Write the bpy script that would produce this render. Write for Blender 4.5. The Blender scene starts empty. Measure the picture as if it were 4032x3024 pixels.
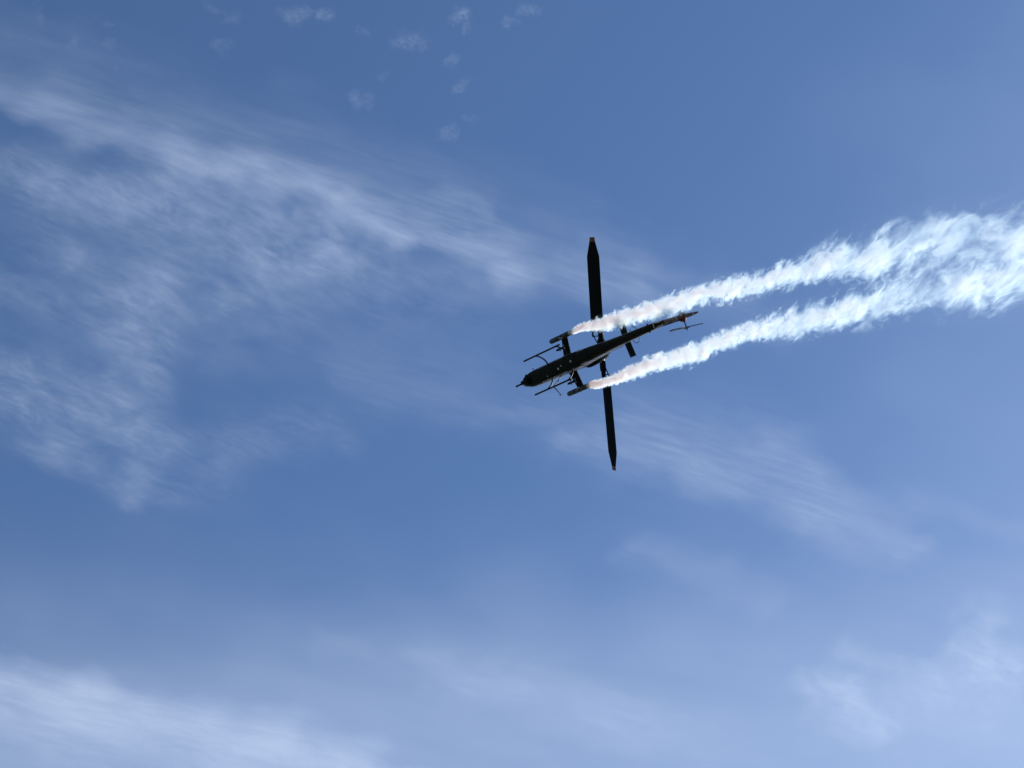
import bpy, bmesh, math, random
import numpy as np
from mathutils import Vector, Matrix, noise as mnoise

sc = bpy.context.scene
col = sc.collection

# ---------------------------------------------------------------- camera, sky, sun, exposure
ELEVATION = math.radians(55)
cam_data = bpy.data.cameras.new('camera')
cam = bpy.data.objects.new('camera', cam_data)
col.objects.link(cam)
cam.location = (0, 0, 1.6)
cam.rotation_euler = (math.radians(90) + ELEVATION, 0, 0)
cam_data.sensor_width = 36.0
cam_data.lens = 36.0 * 6056 / 4032
cam_data.clip_start = 0.1
cam_data.clip_end = 60000
sc.camera = cam

SUN_DIR = Vector((math.sin(math.radians(56)) * math.cos(math.radians(32)), math.cos(math.radians(56)) * math.cos(math.radians(32)), math.sin(math.radians(32))))
world = bpy.data.worlds.new('World')
sc.world = world
world.use_nodes = True
wt = world.node_tree
bg = wt.nodes['Background']
sky = wt.nodes.new('ShaderNodeTexSky')
sky.sky_type = 'NISHITA'
sky.sun_disc = False
sky.sun_elevation = math.asin(SUN_DIR.z)
sky.sun_rotation = math.atan2(SUN_DIR.x, SUN_DIR.y)
sky.altitude = 200
sky.air_density = 1.0
sky.dust_density = 0.2
sky.ozone_density = 6.0
wt.links.new(sky.outputs['Color'], bg.inputs['Color'])
bg.inputs['Strength'].default_value = 0.146

sun_data = bpy.data.lights.new('sun', 'SUN')
sun_data.energy = 5.0
sun_data.angle = math.radians(0.53)
sun_data.color = (1.0, 0.96, 0.90)
sun = bpy.data.objects.new('sun', sun_data)
col.objects.link(sun)
sun.rotation_euler = SUN_DIR.to_track_quat('Z', 'Y').to_euler()
sun.location = SUN_DIR * 300

sc.view_settings.view_transform = 'Standard'
sc.view_settings.look = 'None'
sc.view_settings.exposure = 0.0
sc.view_settings.gamma = 1.0
sc.view_settings.use_curve_mapping = False
sc.cycles.max_bounces = 18
sc.cycles.volume_bounces = 16
sc.cycles.transparent_max_bounces = 32
sc.cycles.use_denoising = True


# ---------------------------------------------------------------- helpers
def smooth(me, angle=38):
    me.polygons.foreach_set('use_smooth', [True] * len(me.polygons))
    me.set_sharp_from_angle(angle=math.radians(angle))


class MB:
    """Collects shapes that become one mesh object."""

    def __init__(self):
        self.v, self.f = [], []

    def add(self, vs, fs):
        n = len(self.v)
        self.v += [tuple(p) for p in vs]
        self.f += [tuple(i + n for i in f) for f in fs]
        return self

    def loft(self, rings, caps=True):
        k = len(rings[0])
        vs = [p for r in rings for p in r]
        fs = []
        for i in range(len(rings) - 1):
            for j in range(k):
                a, b = i * k + j, i * k + (j + 1) % k
                fs.append((a, b, b + k, a + k))
        if caps:
            fs.append(tuple(range(k))[::-1])
            fs.append(tuple((len(rings) - 1) * k + j for j in range(k)))
        return self.add(vs, fs)

    def tube(self, pts, rad, k=10, caps=True):
        pts = [Vector(p) for p in pts]
        rad = rad if isinstance(rad, (list, tuple)) else [rad] * len(pts)
        rings, ref = [], None
        for i, p in enumerate(pts):
            d = (pts[min(i + 1, len(pts) - 1)] - pts[max(i - 1, 0)]).normalized()
            if ref is None:
                ref = d.orthogonal().normalized()
            a = (ref - d * ref.dot(d)).normalized()
            ref = a
            b = d.cross(a)
            rings.append([p + (a * math.cos(t) + b * math.sin(t)) * rad[i]
                          for t in (2 * math.pi * j / k for j in range(k))])
        return self.loft(rings, caps)

    def box(self, c, s, rot=None):
        c, h = Vector(c), Vector(s) / 2
        vs = [Vector((x * h.x, y * h.y, z * h.z)) for x in (-1, 1) for y in (-1, 1) for z in (-1, 1)]
        if rot is not None:
            vs = [rot @ v for v in vs]
        return self.add([c + v for v in vs], [(0, 1, 3, 2), (4, 6, 7, 5), (0, 4, 5, 1), (2, 3, 7, 6), (0, 2, 6, 4), (1, 5, 7, 3)])

    def ball(self, c, r, k=16, n=10):
        c = Vector(c)
        r = Vector(r) if not isinstance(r, (int, float)) else Vector((r, r, r))
        rings = []
        for i in range(1, n):
            t = math.pi * i / n
            rings.append([c + Vector((-r.x * math.cos(t), r.y * math.sin(t) * math.cos(p), r.z * math.sin(t) * math.sin(p)))
                          for p in (2 * math.pi * j / k for j in range(k))])
        return self.loft(rings)

    def build(self, name, mat, parent=None, angle=38):
        me = bpy.data.meshes.new(name)
        me.from_pydata(self.v, [], self.f)
        bm = bmesh.new()
        bm.from_mesh(me)
        bmesh.ops.recalc_face_normals(bm, faces=bm.faces)
        bm.to_mesh(me)
        bm.free()
        smooth(me, angle)
        me.materials.append(mat)
        o = bpy.data.objects.new(name, me)
        col.objects.link(o)
        if parent is not None:
            o.parent = parent
        return o


def section(x, w, zb, zt, nb=3.2, nt=2.4, k=36, yo=0.0):
    """A rounded cross section at station x: half width w, from zb to zt, flatter at the bottom."""
    zc, h = (zb + zt) / 2, (zt - zb) / 2
    out = []
    for j in range(k):
        t = 2 * math.pi * (j + 0.5) / k
        c, s = math.cos(t), math.sin(t)
        n = nb if s < 0 else nt
        d = (abs(c) ** n + abs(s) ** n) ** (-1 / n)
        out.append(Vector((x, yo + w * c * d, zc + h * s * d)))
    return out


def spline(rows, n):
    """Smoothly interpolated rows of numbers (Catmull-Rom), n steps between two rows."""
    rows = [np.array(r, float) for r in rows]
    out = []
    for i in range(len(rows) - 1):
        p0, p1, p2, p3 = rows[max(i - 1, 0)], rows[i], rows[i + 1], rows[min(i + 2, len(rows) - 1)]
        for t in (j / n for j in range(n)):
            out.append(0.5 * (2 * p1 + (p2 - p0) * t + (2 * p0 - 5 * p1 + 4 * p2 - p3) * t * t + (3 * p1 - p0 - 3 * p2 + p3) * t ** 3))
    out.append(rows[-1])
    return [o.tolist() for o in out]


def tag(o, label=None, cat=None, group=None, kind=None):
    for k, v in (('label', label), ('category', cat), ('group', group), ('kind', kind)):
        if v:
            o[k] = v
    return o


def new_mat(name):
    m = bpy.data.materials.new(name)
    m.use_nodes = True
    nt = m.node_tree
    return m, nt, nt.nodes['Principled BSDF'], nt.nodes['Material Output']


def node(nt, kind, **kw):
    n = nt.nodes.new(kind)
    for k, v in kw.items():
        setattr(n, k, v)
    return n


def math_node(nt, op, a, b=None, c=None, clamp=False):
    n = node(nt, 'ShaderNodeMath', operation=op, use_clamp=clamp)
    for i, x in enumerate((a, b, c)):
        if x is None:
            continue
        if isinstance(x, (int, float)):
            n.inputs[i].default_value = x
        else:
            nt.links.new(x, n.inputs[i])
    return n.outputs[0]


def vmath(nt, op, a, b=None, scale=None):
    n = node(nt, 'ShaderNodeVectorMath', operation=op)
    for i, x in enumerate((a, b)):
        if x is None:
            continue
        if isinstance(x, (tuple, list)):
            n.inputs[i].default_value = x
        else:
            nt.links.new(x, n.inputs[i])
    if scale is not None:
        if isinstance(scale, (int, float)):
            n.inputs['Scale'].default_value = scale
        else:
            nt.links.new(scale, n.inputs['Scale'])
    return n.outputs[0] if op not in ('LENGTH', 'DOT_PRODUCT', 'DISTANCE') else n.outputs['Value']


def paint(name, c, rough=0.45, var=0.25, metal=0.0, scale=3.0, spec=0.5):
    """Painted or bare metal with a little wear in colour and gloss."""
    m, nt, b, _ = new_mat(name)
    tc = node(nt, 'ShaderNodeTexCoord')
    nz = node(nt, 'ShaderNodeTexNoise')
    nz.inputs['Scale'].default_value = scale
    nz.inputs['Detail'].default_value = 6
    nt.links.new(tc.outputs['Object'], nz.inputs['Vector'])
    mx = node(nt, 'ShaderNodeMix', data_type='RGBA')
    mx.inputs[6].default_value = (*[x * (1 - var) for x in c], 1)
    mx.inputs[7].default_value = (*[min(1, x * (1 + var)) for x in c], 1)
    nt.links.new(nz.outputs['Fac'], mx.inputs[0])
    nt.links.new(mx.outputs[2], b.inputs['Base Color'])
    rr = math_node(nt, 'MULTIPLY_ADD', nz.outputs['Fac'], 0.2, rough - 0.1)
    nt.links.new(rr, b.inputs['Roughness'])
    b.inputs['Metallic'].default_value = metal
    b.inputs['Specular IOR Level'].default_value = spec
    return m

# ---------------------------------------------------------------- where things are (metres)
HELI_AXES = ((-0.62122, 0.65224, 0.43436), (-0.31709, -0.71611, 0.62180), (0.71662, 0.24854, 0.65168))  # nose, left and up directions of the helicopter
HELI_POS = (2.38578, 47.85023, 71.65289)
TRAIL_LEFT = dict(pos=(3.27953, 46.67668, 73.26596), axes=((0.82333, -0.42841, -0.37229), (-0.16460, -0.80798, 0.56575), (-0.54317, -0.40452, -0.73575)), stations=[
    (0.000, 0.000, 0.000, 0.113),
    (0.455, 0.081, 0.130, 0.190),
    (0.966, 0.157, 0.269, 0.224),
    (1.667, 0.155, 0.456, 0.320),
    (2.691, 0.117, 0.699, 0.455),
    (3.671, 0.204, 0.877, 0.519),
    (4.917, 0.292, 1.055, 0.548),
    (6.681, 0.369, 1.220, 0.654),
    (8.399, 0.565, 1.279, 0.619),
    (9.452, 0.691, 1.278, 0.706),
    (11.927, 0.613, 1.222, 0.733),
    (14.137, 0.889, 1.071, 0.774),
    (16.315, 1.011, 0.895, 1.226),
    (17.579, 0.909, 0.798, 1.396),
    (18.852, 1.020, 0.681, 1.446),
    (21.320, 1.119, 0.465, 1.617),
    (23.634, 0.626, 0.326, 1.854),
    (25.121, 0.280, 0.252, 2.235),
    (27.578, 0.163, 0.120, 2.463),
    (31.364, 0.000, -0.000, 2.652),
])
TRAIL_RIGHT = dict(pos=(4.23159, 48.95007, 71.35199), axes=((0.81609, -0.45850, -0.35183), (-0.20827, -0.80119, 0.56100), (-0.53909, -0.38455, -0.74933)), stations=[
    (0.000, 0.000, 0.000, 0.113),
    (0.372, -0.004, 0.118, 0.210),
    (0.965, -0.031, 0.297, 0.265),
    (1.648, 0.003, 0.474, 0.242),
    (3.069, 0.203, 0.764, 0.431),
    (4.412, 0.397, 0.967, 0.521),
    (5.597, 0.508, 1.101, 0.489),
    (7.336, 0.496, 1.237, 0.642),
    (8.458, 0.828, 1.237, 0.578),
    (10.606, 1.034, 1.208, 0.608),
    (12.760, 1.027, 1.120, 0.887),
    (14.102, 1.004, 1.038, 0.986),
    (15.432, 1.080, 0.931, 0.934),
    (16.717, 1.039, 0.831, 1.113),
    (18.031, 1.288, 0.693, 1.203),
    (19.292, 1.360, 0.577, 1.297),
    (20.597, 1.103, 0.491, 1.674),
    (22.019, 0.954, 0.389, 1.694),
    (23.444, 0.971, 0.276, 1.642),
    (24.388, 0.890, 0.216, 1.767),
    (26.807, 0.478, 0.106, 2.004),
    (30.561, 0.000, -0.000, 2.207),
])
CIRRUS = {
    'BAND': [
        ([(-3253, 3579), (-2885, 3685), (-2591, 3799), (-2303, 3979), (-1912, 4044), (-1362, 4163), (-1048, 4309), (-403, 4574), (-45, 4815)], 125, 38, 0.44),
        ([(-3211, 3386), (-2854, 3523), (-2115, 3776), (-1348, 4009), (-558, 4279), (122, 4590), (684, 4815)], 281, 147, 0.21),
        ([(-1934, 4009), (-1099, 4263), (-292, 4558), (123, 4718), (831, 4947)], 75, 75, 0.24),
        ([(-395, 4233), (-234, 4309), (-71, 4417)], 30, 30, 0.24),
        ([(-298, 4848), (404, 4815), (972, 4947), (1696, 5114)], 149, 132, 0.18),
    ],
    'MOTTLED': [
        ([(-2381, 4686), (-1835, 4783), (-1150, 4980), (-589, 5148)], 500, 500, 0.09),
        ([(-3254, 3950), (-2959, 4074), (-2655, 4172), (-2174, 4203)], 79, 164, 0.26),
        ([(-2320, 4098), (-2099, 4248), (-1792, 4402), (-1500, 4495), (-1286, 4558)], 224, 299, 0.22),
        ([(-1893, 4558), (-1512, 4622), (-1138, 4815), (-1226, 4495)], 235, 235, 0.16),
        ([(-3374, 4783), (-3110, 4864), (-2880, 4997), (-2667, 5081)], 101, 243, 0.21),
        ([(-2535, 4783), (-2409, 4881), (-2330, 5114), (-2335, 5355)], 143, 143, 0.23),
        ([(-2278, 4947), (-1943, 4980), (-1424, 4881)], 241, 241, 0.16),
        ([(-1073, 4686), (-861, 4881), (-300, 4947)], 158, 158, 0.13),
    ],
    'PATCH': [
        ([(-3107, 5784), (-2792, 5495), (-2408, 5460)], 269, 222, 0.19),
        ([(-3194, 5932), (-2780, 5969), (-2375, 6082)], 235, 189, 0.17),
        ([(-2680, 5711), (-2434, 5857), (-2355, 6158), (-2462, 6274)], 193, 142, 0.17),
        ([(-1821, 5425), (-1708, 5460)], 131, 177, 0.09),
        ([(-1956, 6391), (-1771, 6082), (-1467, 6063)], 163, 163, 0.19),
        ([(-2602, 6391), (-2186, 6509)], 124, 100, 0.13),
        ([(-3377, 5355), (-3127, 5567)], 272, 272, 0.13),
    ],
    'STREAK': [
        ([(-1017, 5602), (-612, 5784), (-48, 5950), (584, 6006)], 168, 119, 0.14),
        ([(-1734, 5148), (-894, 5495), (130, 5711), (1175, 5857)], 399, 399, 0.09),
        ([(677, 6082), (1136, 6177), (1509, 6274), (1897, 6470), (2298, 6711), (2609, 6917)], 103, 239, 0.36),
        ([(877, 5857), (1363, 5969), (1805, 6177)], 150, 150, 0.16),
        ([(1150, 6391), (1589, 6490), (2110, 6711)], 199, 199, 0.19),
        ([(940, 7106), (1271, 7256), (1608, 7430), (1886, 7608)], 123, 105, 0.22),
        ([(2625, 6589), (3119, 6752), (3662, 6958)], 99, 99, 0.17),
        ([(-73, 4815), (684, 4815), (1396, 4947)], 98, 130, 0.14),
    ],
    'BANK': [
        ([(-4278, 8305), (-3813, 8549), (-3328, 8739), (-2725, 8916), (-2009, 9134), (-1316, 9399)], 175, 387, 1.10),
        ([(-3981, 8353), (-3666, 8500), (-3201, 8599)], 149, 124, 0.25),
        ([(-1366, 8067), (-702, 8305), (152, 8549), (1032, 8901)], 128, 197, 0.26),
        ([(-192, 8402), (500, 8698), (1396, 9107)], 250, 300, 0.22),
    ],
    'CORNER': [
        ([(2268, 8510), (2393, 8549), (2570, 8589)], 79, 89, 0.60),
        ([(2376, 8698), (2626, 8749), (2775, 8952)], 111, 111, 0.55),
        ([(2482, 8162), (2779, 8353), (3212, 8500)], 107, 127, 0.32),
        ([(3463, 7789), (3446, 8067), (3616, 8353)], 124, 124, 0.55),
        ([(3351, 8305), (3676, 8402), (4027, 8114)], 128, 178, 0.42),
        ([(2779, 8850), (3175, 8698), (3584, 8850)], 177, 202, 0.25),
    ],
    'VEIL': [
        ([(-5564, 9978), (-1128, 9921), (1806, 9753), (5405, 9534)], 1170, 1450, 1.05),
        ([(3831, 4495), (3672, 5674), (3806, 7042), (4837, 9425)], 1294, 1294, 0.27),
    ],
}
PUFFS = [
    (-199, 2343, 48),
    (-228, 2384, 37),
    (58, 2343, 45),
    (3, 2390, 37),
    (-201, 2432, 34),
    (-421, 2474, 57),
    (-245, 2563, 46),
    (-209, 2658, 50),
    (-659, 2738, 50),
    (-265, 2907, 51),
    (-879, 2370, 52),
    (-760, 2369, 41),
    (-184, 2814, 35),
    (-619, 2432, 30),
    (-1639, 2398, 34),
    (-1793, 2474, 41),
    (-1640, 2492, 34),
    (-537, 2631, 34),
    (-1183, 2523, 42),
    (-1134, 2370, 41),
    (-1226, 2349, 41),
    (-1645, 2592, 26),
    (-1906, 2359, 45),
]
CL = dict(gain=0.33)

# ---------------------------------------------------------------- ground (below the picture; blocks and bounces light)
m_ground, nt, b, _ = new_mat('dry_airfield_grass')
tc = node(nt, 'ShaderNodeTexCoord')
nz = node(nt, 'ShaderNodeTexNoise')
nz.inputs['Scale'].default_value = 0.02
nz.inputs['Detail'].default_value = 10
nt.links.new(tc.outputs['Object'], nz.inputs['Vector'])
mx = node(nt, 'ShaderNodeMix', data_type='RGBA')
mx.inputs[6].default_value = (0.075, 0.085, 0.04, 1)
mx.inputs[7].default_value = (0.15, 0.13, 0.08, 1)
nt.links.new(nz.outputs['Fac'], mx.inputs[0])
nt.links.new(mx.outputs[2], b.inputs['Base Color'])
b.inputs['Roughness'].default_value = 0.95
g = MB()
ring = [(25000 * math.cos(2 * math.pi * i / 64), 25000 * math.sin(2 * math.pi * i / 64), 0) for i in range(64)]
g.add(ring, [tuple(range(64))])
ground = g.build('ground', m_ground)
tag(ground, kind='structure')

# ---------------------------------------------------------------- materials of the helicopter
M = {}
M['belly'] = None


def fuselage_paint():
    m, nt, b, _ = new_mat('dark_olive_paint')
    tc = node(nt, 'ShaderNodeTexCoord')
    nz = node(nt, 'ShaderNodeTexNoise')
    nz.inputs['Scale'].default_value = 2.2
    nz.inputs['Detail'].default_value = 8
    nz.inputs['Roughness'].default_value = 0.65
    nt.links.new(tc.outputs['Object'], nz.inputs['Vector'])
    r = node(nt, 'ShaderNodeValToRGB')
    r.color_ramp.elements[0].position = 0.3
    r.color_ramp.elements[0].color = (0.008, 0.009, 0.007, 1)
    r.color_ramp.elements[1].position = 0.7
    r.color_ramp.elements[1].color = (0.014, 0.015, 0.012, 1)
    nt.links.new(nz.outputs['Fac'], r.inputs['Fac'])
    nt.links.new(r.outputs['Color'], b.inputs['Base Color'])
    rr = math_node(nt, 'MULTIPLY_ADD', nz.outputs['Fac'], 0.25, 0.5)
    nt.links.new(rr, b.inputs['Roughness'])
    b.inputs['Specular IOR Level'].default_value = 0.06
    return m


def fin_paint():
    """Dark paint with the worn white and deep red marking of the fin."""
    m, nt, b, _ = new_mat('marked_fin_paint')
    tc = node(nt, 'ShaderNodeTexCoord')
    mp = node(nt, 'ShaderNodeMapping')
    mp.inputs['Scale'].default_value = (6, 3, 6)
    nt.links.new(tc.outputs['Object'], mp.inputs['Vector'])
    vo = node(nt, 'ShaderNodeTexNoise')
    vo.inputs['Scale'].default_value = 1.1
    vo.inputs['Detail'].default_value = 5
    nt.links.new(mp.outputs[0], vo.inputs['Vector'])
    r = node(nt, 'ShaderNodeValToRGB')
    r.color_ramp.interpolation = 'EASE'
    els = r.color_ramp.elements
    els[0].position, els[0].color = 0.36, (0.02, 0.02, 0.018, 1)
    els[1].position, els[1].color = 0.50, (0.10, 0.018, 0.016, 1)
    e = els.new(0.55)
    e.color = (0.05, 0.04, 0.035, 1)
    e = els.new(0.62)
    e.color = (0.16, 0.15, 0.14, 1)
    nt.links.new(vo.outputs['Fac'], r.inputs['Fac'])
    nt.links.new(r.outputs['Color'], b.inputs['Base Color'])
    b.inputs['Roughness'].default_value = 0.4
    return m


M['body'] = fuselage_paint()
M['fin'] = fin_paint()
M['side'] = paint('faded_grey_side_paint', (0.19, 0.175, 0.18), 0.5, var=0.3)  # belly paint made paler, so the sun on the flanks is in the colour
M['dark'] = paint('flat_black_paint', (0.006, 0.006, 0.007), 0.65, spec=0.05)
M['skid'] = paint('satin_black_paint', (0.006, 0.006, 0.012), 0.45, spec=0.12)
M['metal'] = paint('worn_steel', (0.35, 0.34, 0.33), 0.35, metal=1.0)
M['darkmetal'] = paint('oily_dark_steel', (0.06, 0.06, 0.065), 0.4, metal=0.6)
M['grey'] = paint('grey_green_paint', (0.22, 0.25, 0.25), 0.45)
M['pod'] = paint('olive_pod_paint', (0.020, 0.022, 0.018), 0.5, var=0.6, scale=5)
M['pale'] = paint('pale_primer', (0.5, 0.48, 0.42), 0.6)
M['red'] = paint('dull_red_paint', (0.085, 0.014, 0.010), 0.6, var=0.6, scale=6, spec=0.15)
M['maroon'] = paint('maroon_stripe_paint', (0.10, 0.012, 0.035), 0.4)
M['tip'] = paint('orange_tip_paint', (0.16, 0.045, 0.016), 0.7, var=0.15)
M['blade'] = paint('blade_paint', (0.006, 0.007, 0.008), 0.65, scale=1.2, spec=0.05)
M['tailblade'] = paint('tail_blade_paint', (0.05, 0.045, 0.055), 0.5, spec=0.2)
M['glass'], nt, b, _ = new_mat('canopy_glass')
b.inputs['Base Color'].default_value = (0.55, 0.62, 0.6, 1)
b.inputs['Roughness'].default_value = 0.03
b.inputs['Transmission Weight'].default_value = 0.85
b.inputs['IOR'].default_value = 1.2

# ---------------------------------------------------------------- the helicopter (x forward, y left, z up, metres)
heli = bpy.data.objects.new('helicopter', None)
heli.empty_display_size = 1
col.objects.link(heli)
tag(heli, 'dark attack helicopter seen from below, banking with two white smoke trails behind it', 'helicopter')
ax, ay, az = (Vector(v) for v in HELI_AXES)
heli.matrix_world = Matrix(((ax.x, ay.x, az.x, HELI_POS[0]), (ax.y, ay.y, az.y, HELI_POS[1]), (ax.z, ay.z, az.z, HELI_POS[2]), (0, 0, 0, 1)))


def dup(o, mirror=None, parent=None):
    """A copy of a part and its sub-parts; mirror gives the copies their own meshes on the other side."""
    c = o.copy()
    if mirror == 'y':
        c.data = o.data.copy()
        for v in c.data.vertices:
            v.co.y = -v.co.y
        c.data.flip_normals()
    col.objects.link(c)
    if parent is not None:
        c.parent = parent
    for ch in o.children:
        dup(ch, mirror, c)
    return c


# fuselage: stations (x, half width, bottom, top)
body = [(3.60, 0.27, 0.94, 1.40), (3.54, 0.345, 0.84, 1.52), (3.25, 0.425, 0.785, 1.62), (2.7, 0.465, 0.76, 1.74), (1.6, 0.485, 0.76, 1.84),
        (0.4, 0.49, 0.76, 2.0), (-0.4, 0.475, 0.77, 2.1), (-1.3, 0.42, 0.83, 2.12), (-2.1, 0.365, 0.92, 2.08), (-2.75, 0.33, 1.01, 2.05)]
f = MB()
f.loft([section(*s) for s in spline(body, 5)])
fus = f.build('fuselage', M['body'], heli)


def sunlit_flanks(o, lo, hi):
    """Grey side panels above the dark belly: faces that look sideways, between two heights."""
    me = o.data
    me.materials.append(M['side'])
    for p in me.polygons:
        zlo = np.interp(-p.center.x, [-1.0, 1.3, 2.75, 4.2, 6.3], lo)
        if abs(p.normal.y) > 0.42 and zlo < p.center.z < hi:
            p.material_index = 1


sunlit_flanks(fus, [0.90, 1.0, 1.18, 1.38, 1.68], 1.95)
# panel seam frames and the edge strips along the lower fuselage
for x, w, zb, zt in ((2.05, 0.476, 0.752, 1.79), (0.95, 0.49, 0.752, 1.9), (-0.85, 0.455, 0.787, 2.11), (-1.75, 0.392, 0.867, 2.1)):
    s = MB()
    s.loft([section(x - 0.018, w + 0.004, zb, zt), section(x + 0.018, w + 0.004, zb, zt)])
    s.build('panel_seam', M['dark'], fus)
for x, y, r in ((0.62, -0.10, 0.062), (0.33, -0.01, 0.042), (-0.47, 0.01, 0.062), (1.62, -0.22, 0.028)):
    zb = 0.762 if x > -0.3 else 0.778
    s = MB()
    s.tube([(x, y, zb + 0.02), (x, y, zb - 0.012), (x, y, zb - 0.02)], [r, r, r * 0.7], 14)
    s.build('belly_light', M['pale'], fus)
# small grab step on the left of the nose
s = MB()
s.tube([(3.08, 0.44, 1.28), (3.10, 0.56, 1.29), (3.10, 0.62, 1.29)], [0.022, 0.022, 0.034], 8)
s.build('nose_peg', M['dark'], fus)
# nose corner fairings and landing light dome
s = MB()
s.ball((3.30, -0.34, 1.30), (0.14, 0.09, 0.12))
s.build('nose_light', M['dark'], fus)
s = MB()
s.ball((3.42, 0.30, 0.92), (0.10, 0.10, 0.09), 12, 8)
s.build('nose_bump', M['dark'], fus)
# maroon stripe along the right side
for yo in (-1,):
    s = MB()
    top, bot = [], []
    for x in [0.9 - 0.1 * i for i in range(22)]:
        w = np.interp(-x, [-0.9, 0.4, 1.3], [0.488, 0.474, 0.42]) + 0.006
        k = math.sin(math.pi * (0.9 - x) / 2.15) ** 0.6
        top.append((x, yo * w, 1.62 + 0.15 * k))
        bot.append((x, yo * w, 1.62 - 0.02 * k))
    n = len(top)
    vs = top + bot + [(p[0], p[1] - 0.004 * -yo, p[2]) for p in top] + [(p[0], p[1] - 0.004 * -yo, p[2]) for p in bot]
    fs = [(i, i + 1, n + i + 1, n + i) for i in range(n - 1)] + [(2 * n + i, 3 * n + i, 3 * n + i + 1, 2 * n + i + 1) for i in range(n - 1)]
    s.add(vs, fs)
    s.build('side_stripe', M['maroon'], fus)

# canopy with its frame
c = MB()
can = [(3.15, 0.22, 1.55, 1.78), (2.9, 0.33, 1.6, 1.98), (2.3, 0.40, 1.66, 2.34), (1.6, 0.42, 1.7, 2.52), (0.95, 0.42, 1.8, 2.58), (0.6, 0.41, 1.85, 2.58)]
c.loft([section(*r, 2.6, 3.0) for r in spline(can, 4)])
canopy = c.build('canopy', M['glass'], heli)
for x, w, zb, zt in ((2.62, 0.375, 1.62, 2.17), (1.95, 0.418, 1.66, 2.455), (1.25, 0.428, 1.72, 2.57), (0.62, 0.422, 1.84, 2.59)):
    s = MB()
    s.loft([section(x - 0.03, w, zb, zt, 2.6, 3.0), section(x + 0.03, w, zb, zt, 2.6, 3.0)])
    s.build('canopy_frame', M['dark'], canopy)

# engine cowling behind the canopy, its side intakes and the exhaust
c = MB()
cow = [(0.62, 0.41, 1.84, 2.60), (0.2, 0.43, 1.85, 2.78), (-0.5, 0.43, 1.9, 2.85), (-1.1, 0.40, 1.95, 2.80), (-1.6, 0.34, 1.98, 2.68), (-1.95, 0.27, 2.0, 2.6)]
c.loft([section(*r, 2.6, 2.6) for r in spline(cow, 4)])
cowl = c.build('engine_cowling', M['body'], heli)
for sy in (1, -1):
    s = MB()
    s.loft([section(x, w, zb, zt, 2.4, 2.4, 24, sy * yo) for x, w, zb, zt, yo in
            spline([(0.05, 0.06, 2.32, 2.5, 0.40), (-0.15, 0.12, 2.22, 2.58, 0.42), (-0.6, 0.13, 2.2, 2.6, 0.42), (-1.05, 0.11, 2.22, 2.56, 0.38), (-1.35, 0.05, 2.28, 2.48, 0.34)], 3)])
    s.build('air_intake', M['dark'], cowl)
    s = MB()
    s.tube([(-1.0, sy * 0.36, 2.42), (-1.3, sy * 0.38, 2.46), (-1.62, sy * 0.36, 2.48), (-1.72, sy * 0.34, 2.48)], [0.05, 0.08, 0.085, 0.06], 12)
    s.build('bleed_air_duct', M['metal'], cowl)
s = MB()
pts = spline([(-1.75, 0, 2.36, 0.235), (-2.1, 0, 2.36, 0.235), (-2.5, 0, 2.40, 0.22), (-2.95, 0, 2.46, 0.205)], 4)
s.tube([p[:3] for p in pts] + [(-2.955, 0, 2.462), (-2.6, 0, 2.41)], [p[3] for p in pts] + [0.18, 0.18], 20)
s.build('exhaust_pipe', M['dark'], cowl)

# tail boom
boom = [(-2.70, 0.328, 1.005, 2.05), (-3.3, 0.30, 1.10, 2.02), (-4.2, 0.255, 1.25, 1.98), (-5.2, 0.228, 1.41, 1.98), (-6.1, 0.195, 1.56, 2.02), (-6.6, 0.165, 1.68, 2.06), (-6.80, 0.12, 1.78, 2.04)]
t = MB()
t.loft([section(*r, 2.5, 2.3) for r in spline(boom, 5)])
tb = t.build('tail_boom', M['body'], heli)
sunlit_flanks(tb, [0.90, 1.0, 1.18, 1.38, 1.68], 1.9)
s = MB()
s.tube([(x, 0, z) for x, z in ((-2.9, 2.05), (-4.2, 2.0), (-5.6, 2.0), (-6.4, 2.06))], 0.075, 10)
s.build('drive_shaft_cover', M['body'], tb)
for sy in (1, -1):
    s = MB()
    arc = [(-4.78 - 0.235 * math.cos(a), sy * (0.20 + 0.25 * math.sin(a) ** 0.8), 1.72) for a in [math.pi * i / 14 for i in range(15)]]
    s.tube(arc, 0.017, 8)
    s.build('loop_antenna', M['skid'], tb)
    s = MB()
    s.tube([(-5.92, sy * 0.12, 1.66), (-5.93, sy * 0.21, 1.64), (-5.96, sy * 0.25, 1.64)], [0.075, 0.05, 0.02], 8)
    s.build('tie_down_lug', M['dark'], tb)
# seam strip where the fin begins
s = MB()
ring_a = section(-6.32, 0.188, 1.605, 2.05, 2.5, 2.3)
ring_b = section(-6.36, 0.186, 1.614, 2.05, 2.5, 2.3)
s.loft([[p + Vector((0.28 * (p.z - 1.62), 0, 0)) for p in ring_a], [p + Vector((0.28 * (p.z - 1.62), 0, 0)) for p in ring_b]])
s.build('fin_seam', M['pale'], tb)


# horizontal stabilisers
def plate(root_le, root_te, tip_le, tip_te, th):
    """A tapered flying surface of aerofoil section between two chords."""
    rings = []
    for le, te, k in ((root_le, root_te, 1), (tip_le, tip_te, 0.8)):
        le, te = Vector(le), Vector(te)
        up = Vector((0, 0, 1))
        ring = []
        prof = [(0, 0), (0.06, 0.55), (0.25, 1), (0.55, 0.75), (0.85, 0.28), (1, 0.04)]
        for u_, h in prof:
            ring.append(le.lerp(te, u_) + up * h * th * k / 2)
        for u_, h in prof[::-1][:-1]:
            ring.append(le.lerp(te, u_) - up * h * th * k / 2)
        rings.append(ring)
    return MB().loft(rings)


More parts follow.
